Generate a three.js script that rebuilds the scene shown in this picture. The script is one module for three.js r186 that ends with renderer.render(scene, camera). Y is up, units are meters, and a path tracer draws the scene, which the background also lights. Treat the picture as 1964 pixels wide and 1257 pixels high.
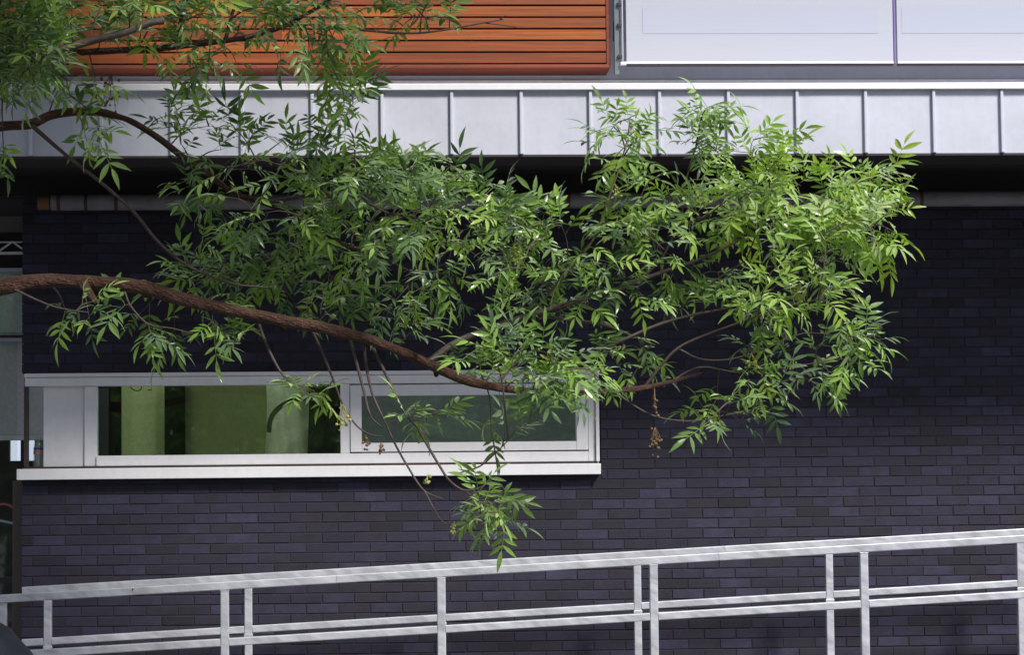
import * as THREE from 'three';
import { mergeGeometries } from 'three/addons/utils/BufferGeometryUtils.js';
import { RoundedBoxGeometry } from 'three/addons/geometries/RoundedBoxGeometry.js';

// ---------------------------------------------------------------- camera, sky, sun, exposure
const scene = new THREE.Scene();
const R = (d) => d * Math.PI / 180;
const FOCAL = 4814, EYE = new THREE.Vector3(-0.84, 1.6, 16.1), YAW = R(3), PITCH = R(3.7), ROLL = R(0.6);
const camera = new THREE.PerspectiveCamera(2 * Math.atan(628.5 / FOCAL) * 180 / Math.PI, 1024 / 656, 0.1, 400);
const FWD = new THREE.Vector3(Math.sin(YAW) * Math.cos(PITCH), Math.sin(PITCH), -Math.cos(YAW) * Math.cos(PITCH));
camera.position.copy(EYE);
camera.lookAt(EYE.clone().add(FWD));
camera.rotateZ(-ROLL);
scene.add(camera);

const renderer = new THREE.WebGLRenderer({ antialias: true });
renderer.setSize(1024, 656);
renderer.toneMapping = THREE.LinearToneMapping;
renderer.toneMappingExposure = 1.7;
renderer.shadowMap.enabled = true;

{ // bright, thinly overcast sky
  const w = 64, h = 32, d = new Float32Array(w * h * 4);
  for (let j = 0; j < h; j++) for (let i = 0; i < w; i++) {
    const el = ((j + 0.5) / h - 0.5) * Math.PI, up = Math.max(0, Math.sin(el));
    const v = el < -0.02 ? 0.35 : 0.45 + 0.34 * up, k = (j * w + i) * 4;
    d[k] = v * 0.89; d[k + 1] = v * 0.94; d[k + 2] = v * 1.2; d[k + 3] = 1;
  }
  const t = new THREE.DataTexture(d, w, h, THREE.RGBAFormat, THREE.FloatType);
  t.mapping = THREE.EquirectangularReflectionMapping; t.magFilter = THREE.LinearFilter; t.needsUpdate = true;
  scene.background = t; scene.environment = t;
}
const sun = new THREE.DirectionalLight(new THREE.Color(1, 0.97, 0.92), 3.9);
sun.position.set(6.5, 12.5, 8); sun.target.position.set(0, 2, 0);
sun.castShadow = true; sun.shadow.radius = 22;
Object.assign(sun.shadow.camera, { left: -12, right: 12, top: 12, bottom: -12, near: 0.1, far: 60 });
sun.shadow.mapSize.set(2048, 2048);
scene.add(sun, sun.target);

// ---------------------------------------------------------------- helpers
function rng(seed) { let s = seed >>> 0; return () => { s = (s + 0x6D2B79F5) | 0; let t = Math.imul(s ^ (s >>> 15), 1 | s); t = (t + Math.imul(t ^ (t >>> 7), 61 | t)) ^ t; return ((t ^ (t >>> 14)) >>> 0) / 4294967296; }; }
const taken = new Map();
function numbered(n) { const k = taken.get(n) || 0; taken.set(n, k + 1); return k ? `${n}_${String(k).padStart(3, '0')}` : n; }
function mesh(name, geo, mat, parent) { const m = new THREE.Mesh(geo, mat); m.castShadow = m.receiveShadow = true; m.name = parent ? name : numbered(name); (parent || scene).add(m); return m; }
function thing(name, label, category, group) { const g = new THREE.Group(); g.name = numbered(name); g.userData = { label, category }; if (group) g.userData.group = group; scene.add(g); return g; }
function tag(o, label, category, group) { o.userData.label = label; o.userData.category = category; if (group) o.userData.group = group; return o; }
function structure(name, geo, mat, label, category) { const m = mesh(name, geo, mat); m.userData.kind = 'structure'; if (label) { m.userData.label = label; m.userData.category = category; } return m; }
const V = (x, y, z) => new THREE.Vector3(x, y, z);
const lin = (r, g, b) => new THREE.Color().setRGB(r, g, b);

// uv in metres from the position, by the dominant axis of the normal
function metreUV(g, s = 1, ou = 0, ov = 0) {
  const p = g.attributes.position, n = g.attributes.normal, uv = new Float32Array(p.count * 2);
  for (let i = 0; i < p.count; i++) {
    const ax = Math.abs(n.getX(i)), ay = Math.abs(n.getY(i)), az = Math.abs(n.getZ(i));
    let u, v;
    if (az >= ax && az >= ay) { u = p.getX(i); v = p.getY(i); } else if (ay >= ax) { u = p.getX(i); v = p.getZ(i); } else { u = p.getZ(i); v = p.getY(i); }
    uv[2 * i] = u * s + ou; uv[2 * i + 1] = v * s + ov;
  }
  g.setAttribute('uv', new THREE.BufferAttribute(uv, 2));
  return g;
}
function box(x0, x1, y0, y1, z0, z1, r = 0) {
  const w = x1 - x0, h = y1 - y0, d = z1 - z0;
  let g = r > 0 ? new RoundedBoxGeometry(w, h, d, 2, Math.min(r, w / 2.01, h / 2.01, d / 2.01)) : new THREE.BoxGeometry(w, h, d);
  if (g.index) g = g.toNonIndexed();
  g.translate((x0 + x1) / 2, (y0 + y1) / 2, (z0 + z1) / 2);
  return metreUV(g);
}
const join = (list) => mergeGeometries(list.map((g) => { const q = g.index ? g.toNonIndexed() : g; for (const k of Object.keys(q.attributes)) if (!['position', 'normal', 'uv', 'color'].includes(k)) q.deleteAttribute(k); return q; }));

// value noise that tiles
function noiser(seed) {
  const r = rng(seed), T = new Float32Array(65536); for (let i = 0; i < 65536; i++) T[i] = r();
  const at = (x, y, px, py) => T[(((((x % px) + px) % px) * 131 + (((y % py) + py) % py) * 7919)) & 65535];
  return (x, y, px, py) => { const xi = Math.floor(x), yi = Math.floor(y), fx = x - xi, fy = y - yi, u = fx * fx * (3 - 2 * fx), v = fy * fy * (3 - 2 * fy);
    return (at(xi, yi, px, py) * (1 - u) + at(xi + 1, yi, px, py) * u) * (1 - v) + (at(xi, yi + 1, px, py) * (1 - u) + at(xi + 1, yi + 1, px, py) * u) * v; };
}
function tex(w, h, f, { srgb = false, rep = [1, 1] } = {}) {
  const d = new Uint8Array(w * h * 4);
  for (let j = 0; j < h; j++) for (let i = 0; i < w; i++) { const c = f(i / w, j / h), k = (j * w + i) * 4; const a = Array.isArray(c) ? c : [c, c, c]; for (let q = 0; q < 3; q++) d[k + q] = Math.max(0, Math.min(255, a[q] * 255)); d[k + 3] = 255; }
  const t = new THREE.DataTexture(d, w, h, THREE.RGBAFormat); t.magFilter = THREE.LinearFilter; t.minFilter = THREE.LinearMipmapLinearFilter; t.generateMipmaps = true;
  t.wrapS = t.wrapT = THREE.RepeatWrapping; t.repeat.set(...rep); if (srgb) t.colorSpace = THREE.SRGBColorSpace; t.needsUpdate = true; return t;
}
const n1 = noiser(11), n2 = noiser(23), n3 = noiser(37);
const fbm = (n, u, v, fx, fy, o = 4) => { let s = 0, a = 0.5, t = 0; for (let k = 0; k < o; k++) { s += a * n(u * fx, v * fy, fx, fy); t += a; a *= 0.55; fx *= 2; fy *= 2; } return s / t; };

// a sight line of the photograph met with the plane z = const (used for laying out the tree in metres)
const RIGHT = new THREE.Vector3().crossVectors(FWD, V(0, 1, 0)).normalize(), UPV = new THREE.Vector3().crossVectors(RIGHT, FWD);
const R2 = RIGHT.clone().multiplyScalar(Math.cos(ROLL)).addScaledVector(UPV, -Math.sin(ROLL)), U2 = UPV.clone().multiplyScalar(Math.cos(ROLL)).addScaledVector(RIGHT, Math.sin(ROLL));
function at(px, py, z) { const d = FWD.clone().multiplyScalar(FOCAL).addScaledVector(R2, px - 982).addScaledVector(U2, 628.5 - py); return EYE.clone().addScaledVector(d, (z - EYE.z) / d.z); }

// ---------------------------------------------------------------- materials
const M = {};
const grainTex = tex(256, 256, (u, v) => 0.72 + 0.28 * fbm(n1, u, v, 16, 16, 4), { rep: [4, 4] });
const brickTex = tex(512, 512, (u, v) => { const a = fbm(n1, u, v, 10, 24, 5), b = n2(u * 180, v * 180, 180, 180), c = fbm(n3, u, v, 4, 6, 3); const t = 0.42 + 0.55 * a + 0.3 * (b - 0.5) + 0.7 * (c - 0.5); return [t * 1.0, t, t * (1.02 + 0.1 * (c - 0.5))]; }, { rep: [2.2, 2.2] });
const brickBump = tex(512, 512, (u, v) => 0.5 * fbm(n2, u, v, 40, 90, 3) + 0.5 * n3(u * 220, v * 220, 220, 220), { rep: [2.2, 2.2] });
const brickTones = [[0.0201, 0.017, 0.0422], [0.0139, 0.0112, 0.0269], [0.0235, 0.0203, 0.0489], [0.0113, 0.0092, 0.0225], [0.0168, 0.0124, 0.0283], [0.0313, 0.0287, 0.063], [0.0183, 0.0129, 0.0271], [0.0291, 0.0257, 0.0604], [0.0061, 0.0054, 0.0129], [0.0168, 0.0141, 0.0344]];
M.bricks = brickTones.map((c) => new THREE.MeshStandardMaterial({ color: lin(...c), map: brickTex, bumpMap: brickBump, bumpScale: 0.0016, roughness: 0.8 }));
M.brickMass = new THREE.MeshStandardMaterial({ vertexColors: true, map: brickTex, bumpMap: brickBump, bumpScale: 0.0016, roughness: 0.8 });
M.mortar = new THREE.MeshStandardMaterial({ color: lin(0.019, 0.017, 0.024), map: grainTex, roughness: 0.95 });
const zincTex = tex(512, 512, (u, v) => 0.93 + 0.1 * (fbm(n1, u, v, 24, 24, 4) - 0.5) - 0.1 * fbm(n2, u, v, 3, 2, 3) - 0.07 * Math.max(0, fbm(n3, u, v, 40, 2, 3) - 0.5), { rep: [1.3, 1.3] });
M.zinc = new THREE.MeshStandardMaterial({ color: lin(0.53, 0.54, 0.61), map: zincTex, roughness: 0.5, metalness: 0.25, bumpMap: tex(256, 256, (u, v) => fbm(n3, u, v, 3, 3, 2), { rep: [1.1, 1.1] }), bumpScale: 0.004 });
M.zincTrim = new THREE.MeshStandardMaterial({ color: lin(0.78, 0.78, 0.8), map: zincTex, roughness: 0.42, metalness: 0.2 });
M.greyMetal = new THREE.MeshStandardMaterial({ color: lin(0.42, 0.43, 0.5), map: zincTex, roughness: 0.5, metalness: 0.3 });
M.darkMetal = new THREE.MeshStandardMaterial({ color: lin(0.035, 0.027, 0.03), map: grainTex, roughness: 0.6, metalness: 0.2 });
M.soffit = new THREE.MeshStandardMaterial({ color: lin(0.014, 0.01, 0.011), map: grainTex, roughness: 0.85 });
const woodGrain = tex(512, 128, (u, v) => { const w = 0.05 * fbm(n2, u, v, 3, 2, 2); const a = fbm(n1, u, v + w, 4, 40, 4), b = fbm(n3, u, v, 30, 64, 2); const t = 0.36 + 0.8 * a + 0.2 * (b - 0.5); return [t, t * (0.86 + 0.14 * a), t * (0.7 + 0.3 * a)]; }, { rep: [0.55, 3.3] });
M.woods = [[0.32, 0.08, 0.006], [0.24, 0.053, 0.005], [0.38, 0.108, 0.008], [0.195, 0.04, 0.005], [0.29, 0.072, 0.006]].map((c) => new THREE.MeshStandardMaterial({ color: lin(...c), map: woodGrain, roughness: 0.55, bumpMap: woodGrain, bumpScale: 0.0008 }));
M.woodTrim = new THREE.MeshStandardMaterial({ color: lin(0.2, 0.036, 0.01), map: woodGrain, roughness: 0.6 });
M.frame = new THREE.MeshStandardMaterial({ color: lin(0.75, 0.74, 0.75), map: zincTex, roughness: 0.45 });
M.frameDark = new THREE.MeshStandardMaterial({ color: lin(0.05, 0.03, 0.025), roughness: 0.6 });
M.gasket = new THREE.MeshStandardMaterial({ color: lin(0.04, 0.02, 0.018), roughness: 0.7 });
M.glass = new THREE.MeshPhysicalMaterial({ color: lin(0.93, 0.97, 0.94), transmission: 1, thickness: 0, roughness: 0.02, ior: 1.52 });
const galvTex = tex(512, 512, (u, v) => { const s = fbm(n1, u + v, v, 12, 10, 3), q = fbm(n2, u * 1 + 3 * v, v, 6, 8, 3), f = n3(u * 160, v * 160, 160, 160); return 0.58 + 0.46 * s + 0.42 * (q - 0.5) + 0.06 * (f - 0.5); }, { rep: [1.6, 1.6] });
M.galv = new THREE.MeshStandardMaterial({ color: lin(0.62, 0.63, 0.67), map: galvTex, roughness: 0.4, metalness: 0.45 });
M.chrome = new THREE.MeshStandardMaterial({ color: lin(0.85, 0.85, 0.88), roughness: 0.2, metalness: 0.9 });
M.blackBolt = new THREE.MeshStandardMaterial({ color: lin(0.02, 0.02, 0.025), roughness: 0.5 });

// ---------------------------------------------------------------- ground
structure('ground', metreUV(new THREE.PlaneGeometry(300, 300).rotateX(-Math.PI / 2)).translate(0, -0.16, 0), new THREE.MeshStandardMaterial({ color: lin(0.07, 0.07, 0.07), map: grainTex, roughness: 0.95 }));
structure('pavement', box(-30, 30, -0.155, 0, 1.9, 9), new THREE.MeshStandardMaterial({ color: lin(0.12, 0.12, 0.12), map: grainTex, roughness: 0.95 }));
{ // ramp rising to the right between the two railings
  const s = new THREE.Shape([new THREE.Vector2(-6, -0.05), new THREE.Vector2(6, -0.05), new THREE.Vector2(6, 0.51), new THREE.Vector2(-4.6, 0.01), new THREE.Vector2(-6, 0.005)]);
  const g = new THREE.ExtrudeGeometry(s, { depth: 1.6, bevelEnabled: false }); g.translate(0, 0, 0.25);
  structure('ramp', metreUV(g), new THREE.MeshStandardMaterial({ color: lin(0.16, 0.16, 0.16), map: grainTex, roughness: 0.95 }));
}

// ---------------------------------------------------------------- brick wall
const WX0 = -3.12, WX1 = 4.4, WTOP = 3.5;
const OPEN = { x0: -3.14, x1: 0.562, y0: 1.69, y1: 2.372 };   // window opening
{
  const wall = thing('brick_wall', 'dark blue-grey brick wall behind the railings and around the window', 'wall');
  mesh('mortar', join([box(WX0 + 0.006, WX1, -0.1, OPEN.y0 + 0.004, -0.2, -0.004), box(OPEN.x1 + 0.006, WX1, OPEN.y0 + 0.004, OPEN.y1 - 0.004, -0.2, -0.004), box(WX0 + 0.006, WX1, OPEN.y1 - 0.004, WTOP, -0.2, -0.004)]), M.mortar, wall);
  const PL = 0.2032, PH = 0.0643, J = 0.0075, r = rng(5);
  function brickGeo(w, h, d) { // front face with chamfered edge, four sides
    const c = 0.0025, X = w / 2, Y = h / 2, P = [], N = [];
    const f = [[-X + c, -Y + c, d], [X - c, -Y + c, d], [X - c, Y - c, d], [-X + c, Y - c, d]], e = [[-X, -Y, d - c], [X, -Y, d - c], [X, Y, d - c], [-X, Y, d - c]], b = [[-X, -Y, -0.05], [X, -Y, -0.05], [X, Y, -0.05], [-X, Y, -0.05]];
    const quad = (q) => { for (const k of [0, 1, 2, 0, 2, 3]) P.push(...q[k]); };
    quad(f); for (let k = 0; k < 4; k++) { const m = (k + 1) % 4; quad([e[k], e[m], f[m], f[k]]); quad([b[k], b[m], e[m], e[k]]); }
    const g = new THREE.BufferGeometry(); g.setAttribute('position', new THREE.Float32BufferAttribute(P, 3)); g.computeVertexNormals(); return g;
  }
  const pool = []; // shared full-brick geometries with a few grain offsets
  for (let k = 0; k < 8; k++) pool.push(metreUV(brickGeo(PL - J, PH - J, 0), 1, r() * 3, r() * 3));
  const cand = [];
  for (let j = -26; j < 30; j++) {
    const y = 1.66 + (j + 0.5) * PH; if (y < 0.42 || y + PH / 2 > WTOP + 0.02) continue;
    const off = (j & 1) ? 0.068 : 0.068 - PL / 2;
    for (let i = 0; i < 40; i++) {
      let a = WX0 + off - PL / 2 - PL + i * PL + J / 2, b = a + PL - J;
      if (b < WX0 + 0.02 || a > WX1) continue;
      if (a < WX0) a = WX0;
      const inY = y + PH / 2 - J / 2 > OPEN.y0 && y - PH / 2 + J / 2 < OPEN.y1;
      let y0 = y - PH / 2 + J / 2, y1 = y + PH / 2 - J / 2;
      if (inY && a < OPEN.x1) { // bricks cut by the opening
        if (b > OPEN.x1 + 0.03) a = OPEN.x1 + 0.006; else if (y0 < OPEN.y0 - 0.008) y1 = OPEN.y0 - 0.003; else if (y1 > OPEN.y1 + 0.008) y0 = OPEN.y1 + 0.003; else continue;
      }
      const q = r(); const tone = q < 0.22 ? 0 : q < 0.4 ? 9 : q < 0.54 ? 1 : q < 0.64 ? 2 : q < 0.73 ? 3 : q < 0.81 ? 4 : q < 0.87 ? 7 : q < 0.92 ? 6 : q < 0.96 ? 5 : 8;
      cand.push({ x: (a + b) / 2, y: (y0 + y1) / 2, w: b - a, h: y1 - y0, tone, z: (r() - 0.5) * 0.003, tilt: (r() - 0.5) * 0.006, k: (r() * 8) | 0, full: Math.abs(b - a - PL + J) < 1e-6 && Math.abs(y1 - y0 - PH + J) < 1e-6 });
    }
  }
  // the bricks that show clearest: between sill and rail, then right of the window
  const score = (c) => !c.full || c.x > 3.2 ? 9 : (c.y > 1.05 && c.y < 1.68 && c.y > 1.2 + 0.047 * c.x - 0.02) ? 0 : (c.x > 0.66 && c.y < 2.1 && c.y > 1.2) ? 1 : (c.x > 1.5 && c.y < 2.5 && c.y > 1.2) ? 2 : (c.y < 1.1 && c.y > 0.55) ? 3 : 9;
  const ranked = cand.slice().sort((p, q) => score(p) - score(q)), own = new Set(ranked.slice(0, 300));
  const rest = [];
  for (const c of cand) {
    if (own.has(c)) { const m = mesh('brick', pool[c.k], M.bricks[c.tone], wall); m.position.set(c.x, c.y, c.z); m.rotation.z = c.tilt; continue; }
    const g = metreUV(brickGeo(c.w, c.h, 0), 1, c.k * 0.37, c.k * 0.73); g.rotateZ(c.tilt); g.translate(c.x, c.y, c.z);
    const n = g.attributes.position.count, col = new Float32Array(n * 3), t = brickTones[c.tone]; for (let k = 0; k < n; k++) col.set(t, 3 * k);
    g.setAttribute('color', new THREE.BufferAttribute(col, 3)); rest.push(g);
  }
  const mass = mesh('brickwork', join(rest), M.brickMass, wall); mass.userData.kind = 'stuff';
}

// ---------------------------------------------------------------- canopy with standing seams
const FX = 0.001, FP = 0.412, FZ = 1.33, FB = 3.583, FT = 3.967;
{
  const c = thing('metal_canopy', 'pale standing-seam metal canopy running across above the brick wall', 'canopy');
  const r = rng(77);
  for (let k = -11; k < 11; k++) {
    const x0 = FX + k * FP + 0.011, x1 = FX + (k + 1) * FP - 0.011;
    // a tray that bows very slightly
    const g = new THREE.PlaneGeometry(x1 - x0, FT - FB, 8, 8), p = g.attributes.position, bow = (r() - 0.35) * 0.007;
    for (let i = 0; i < p.count; i++) { const u = p.getX(i) / (x1 - x0) * 2, v = p.getY(i) / (FT - FB) * 2; p.setZ(i, bow * (1 - u * u) * (1 - v * v)); }
    g.computeVertexNormals(); g.translate((x0 + x1) / 2, (FT + FB) / 2, FZ);
    mesh('panel', metreUV(g, 1, r(), r()), M.zinc, c);
  }
  for (let k = -11; k <= 11; k++) mesh('seam', box(FX + k * FP - 0.0105, FX + k * FP + 0.0105, FB + 0.001, FT, FZ - 0.03, FZ + 0.02, 0.006), M.zinc, c);
  mesh('cap_flashing', box(-5, 5, FT, 4.006, 0.5, FZ + 0.032, 0.004), M.zincTrim, c);
  mesh('backing', box(-5, 5, FB + 0.003, FT - 0.003, FZ - 0.06, FZ - 0.005), M.greyMetal, c);
  mesh('drip_edge', box(-5, 5, FB - 0.012, FB + 0.001, FZ - 0.42, FZ + 0.004), M.darkMetal, c);
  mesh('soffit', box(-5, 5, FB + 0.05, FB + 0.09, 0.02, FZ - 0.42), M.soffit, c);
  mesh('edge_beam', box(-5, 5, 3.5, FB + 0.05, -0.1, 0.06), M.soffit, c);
}
{ // pipe slung below the canopy along the head of the wall
  const p = thing('drain_pipe', 'grey horizontal pipe with rusty straps under the canopy along the wall head', 'pipe');
  const pm = new THREE.MeshStandardMaterial({ color: lin(0.2, 0.195, 0.21), map: tex(256, 64, (u, v) => 0.5 + 0.6 * fbm(n2, u, v, 12, 6, 4), { rep: [0.8, 3] }), roughness: 0.6 });
  const rust = new THREE.MeshStandardMaterial({ color: lin(0.075, 0.035, 0.024), map: grainTex, roughness: 0.9 });
  mesh('pipe', metreUV(new THREE.CylinderGeometry(0.05, 0.05, 7.4, 20).rotateZ(Math.PI / 2).translate(0.79, 3.44, 0.2)), pm, p);
  mesh('coupling', metreUV(new THREE.CylinderGeometry(0.046, 0.046, 0.075, 20).rotateZ(Math.PI / 2).translate(-2.955, 3.44, 0.2)), new THREE.MeshStandardMaterial({ color: lin(0.17, 0.08, 0.03), map: grainTex, roughness: 0.7 }), p);
  for (const x of [-2.86, -2.69, -2.5, -0.02, 0.17, 0.36, 2.63]) mesh('strap', metreUV(new THREE.CylinderGeometry(0.053, 0.053, x === -0.02 ? 0.05 : 0.022, 18, 1, true).rotateZ(Math.PI / 2).translate(x, 3.44, 0.2)), rust, p);
}

// ---------------------------------------------------------------- upper storey: base strip, timber bay, balcony
{
  const s = thing('base_strip', 'grey metal base strip of the upper wall behind the canopy edge', 'flashing');
  mesh('sheet', box(-5, 5, 3.95, 5.4, 0.52, 0.6), M.greyMetal, s);
  mesh('lip', box(-5, 5, 4.118, 4.146, 0.6, 0.628, 0.003), M.zincTrim, s);
}
{
  const w = thing('timber_bay', 'orange-stained horizontal timber cladding on the upper bay', 'cladding');
  const z = 0.9, r = rng(31);
  mesh('backing', box(-5, 0.56, 4.22, 5.4, 0.603, z - 0.022), M.soffit, w);
  for (let k = 0; k < 16; k++) {
    const y0 = 4.2075 + k * 0.0722, dz = (r() - 0.5) * 0.002, cut = -0.1 - r() * 1.6, ends = [[-5, cut - 0.001], [cut + 0.001, 0.551]];
    for (const [x0, x1] of ends) { const g = box(x0, x1, y0 + (r() - 0.5) * 0.0012, y0 + 0.0612, z - 0.02, z + dz, 0.0025); metreUV(g, 1, r() * 5, r() * 5); mesh('slat', g, M.woods[(r() * 5) | 0], w); }
  }
  mesh('corner_trim', box(0.5535, 0.577, 4.2, 5.4, 0.603, z + 0.004, 0.002), M.woodTrim, w);
  mesh('underside_board', box(-5, 0.577, 4.178, 4.198, 0.603, z + 0.004, 0.002), M.woodTrim, w);
}
{
  const panelTex = tex(64, 512, (u, v) => 0.93 + 0.05 * Math.sin(v * Math.PI * 2 * 64) + 0.04 * fbm(n1, u, v, 4, 40, 3), { rep: [1, 2] });
  const sheetMat = new THREE.MeshPhysicalMaterial({ color: lin(0.56, 0.57, 0.64), map: panelTex, roughness: 0.95, transmission: 0.35, thickness: 0, clearcoat: 0.3, clearcoatRoughness: 0.4 });
  const bandMat = new THREE.MeshPhysicalMaterial({ color: lin(0.51, 0.535, 0.63), map: panelTex, roughness: 0.95, transmission: 0.3, thickness: 0, clearcoat: 0.2, clearcoatRoughness: 0.4 });
  const z = 0.95, yb = 4.19;
  const spots = [[0.672, 2.316, 'white ribbed balcony panel next to the timber bay', 0.1], [2.342, 4.1, 'white ribbed balcony panel at the far right', 0.03]];
  for (const [x0, x1, label, inset] of spots) {
    const b = thing('balcony_screen', label, 'balcony screen', 'balcony screens');
    mesh('sheet', box(x0, x1, yb + 0.014, 5.3, z - 0.006, z + 0.006), sheetMat, b);
    mesh('bluish_band', box(x0 + inset, x1 - 0.09, 4.378, 4.535, z + 0.0065, z + 0.0075), bandMat, b);  // thin bluish strip laid on the front of the sheet
    mesh('bottom_channel', box(x0, x1, yb, yb + 0.013, z - 0.016, z + 0.014, 0.002), M.zincTrim, b);
    mesh('bottom_gasket', box(x0, x1, yb - 0.012, yb - 0.001, z - 0.02, z + 0.008), M.darkMetal, b);
  }
  const d = thing('balcony_joint', 'thin dark joint strip between the two white balcony panels', 'joint strip');
  mesh('strip', box(2.323, 2.333, yb, 5.3, z - 0.02, z + 0.004), new THREE.MeshStandardMaterial({ color: lin(0.16, 0.13, 0.3), roughness: 0.5 }), d);
  const p = thing('balcony_post', 'slim steel balcony post with bright rod between timber bay and white panels', 'post');
  mesh('upright', box(0.6, 0.628, 4.13, 5.3, z - 0.06, z - 0.01, 0.003), new THREE.MeshStandardMaterial({ color: lin(0.2, 0.24, 0.25), map: zincTex, roughness: 0.35, metalness: 0.4 }), p);
  mesh('rod', new THREE.CylinderGeometry(0.0075, 0.0075, 1.1, 14).translate(0.647, 4.76, z), M.chrome, p);
  for (const y of [4.236, 4.43, 4.56]) mesh('clamp', box(0.618, 0.645, y - 0.01, y + 0.012, z - 0.02, z + 0.006, 0.003), M.blackBolt, p);
  mesh('foot_bracket', box(0.634, 0.672, 4.186, 4.204, z - 0.03, z + 0.012, 0.003), M.zincTrim, p);
  mesh('fixing', box(0.596, 0.6, 4.34, 4.46, z - 0.055, z - 0.03), M.blackBolt, p);
}

// ---------------------------------------------------------------- window in the brick wall
{
  const w = thing('strip_window', 'long pale-framed window with two panes in the dark brick wall', 'window');
  const F = M.frame, x1 = OPEN.x1;
  mesh('sill', box(-3.142, 0.56, 1.693, 1.763, -0.14, 0.07, 0.004), F, w);
  mesh('sill_joint', box(-3.1, 0.545, 1.7635, 1.776, -0.12, 0.012), M.gasket, w);
  mesh('head', join([box(-3.1, 0.53, 2.288, 2.343, -0.13, 0.012, 0.003), box(-3.1, 0.556, 2.345, 2.369, -0.13, 0.03, 0.003)]), F, w);
  mesh('corner_panel', box(-2.987, -2.73, 1.7765, 2.3, -0.15, -0.03, 0.002), F, w);
  mesh('jamb', box(-2.727, -2.65, 1.777, 2.287, -0.12, -0.012, 0.003), F, w);
  mesh('mullion', box(-1.101, -1.04, 1.844, 2.287, -0.12, 0.002, 0.003), F, w);
  mesh('jamb', box(0.488, 0.531, 1.777, 2.287, -0.12, 0.004, 0.003), F, w);
  mesh('edge_bead', box(0.5345, 0.557, 1.777, 2.344, -0.12, 0.026, 0.003), F, w);
  mesh('bottom_rail', box(-2.649, 0.487, 1.777, 1.843, -0.12, 0.004, 0.003), F, w);
  const gl = mesh('pane', box(-2.655, -1.098, 1.84, 2.29, -0.066, -0.063), M.glass, w);
  mesh('inner_pane', box(-2.655, -1.098, 1.84, 2.29, -0.084, -0.081), M.glass, gl);
  const s = new THREE.Group(); s.name = 'casement'; w.add(s);
  mesh('stile', box(-1.037, -0.966, 1.851, 2.279, -0.09, 0.012, 0.003), F, s);
  mesh('stile', box(0.411, 0.4855, 1.851, 2.279, -0.09, 0.012, 0.003), F, s);
  mesh('top_rail', box(-0.9655, 0.4105, 2.211, 2.279, -0.09, 0.01, 0.003), F, s);
  mesh('lower_rail', box(-0.9655, 0.4105, 1.851, 1.908, -0.09, 0.01, 0.003), F, s);
  mesh('shadow_gap', box(-1.037, 0.47, 1.8435, 1.8505, -0.09, -0.012), M.gasket, s);
  mesh('pane', box(-0.97, 0.415, 1.904, 2.215, -0.042, -0.039), M.glass, s);
  mesh('inner_pane', box(-0.97, 0.415, 1.904, 2.215, -0.06, -0.057), M.glass, s);
  mesh('corner_glass', box(-3.085, -2.99, 1.777, 2.287, -0.05, -0.046), M.glass, w);
  mesh('corner_mullion', box(-3.11, -3.088, 1.777, 2.343, -0.11, -0.02, 0.003), M.frameDark, w);
}
// room behind the glass: shallow, its open rear added to backlight the blinds, and a deeper bay behind the storefront
{
  const dk = new THREE.MeshStandardMaterial({ color: lin(0.09, 0.085, 0.075), map: grainTex, roughness: 0.95 });
  structure('interior_floor', box(-9, 0.75, 0.2, 0.3, -5.2, -0.21), dk);
  structure('interior_ceiling', join([box(-9, -3, 3.3, 3.4, -5.2, -0.21), box(-3, 0.75, 3.3, 3.4, -0.8, -0.21)]), dk);
  structure('interior_wall', box(0.75, 0.85, 0.2, 3.4, -0.9, -0.21), dk);
  const a = at(18, 845, -5.2), b = at(67, 884, -5.2), m0 = at(40, 860, -5.2).x, m1 = at(47, 860, -5.2).x;
  structure('interior_wall', join([box(-9, a.x, 0.2, 3.4, -5.3, -5.2), box(b.x, -3, 0.2, 3.4, -5.3, -5.2), box(a.x, b.x, a.y, 3.4, -5.3, -5.2), box(a.x, b.x, 0.2, b.y, -5.3, -5.2), box(m0, m1, b.y, a.y, -5.29, -5.21)]), dk);
  structure('interior_wall', box(-3, -2.94, 0.2, 3.4, -5.3, -0.8), dk);
  structure('interior_wall', join([box(-2.94, 0.75, 0.2, 0.6, -0.9, -0.8), box(-2.94, 0.75, 3.22, 3.3, -0.9, -0.8)]), dk);
}
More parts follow.
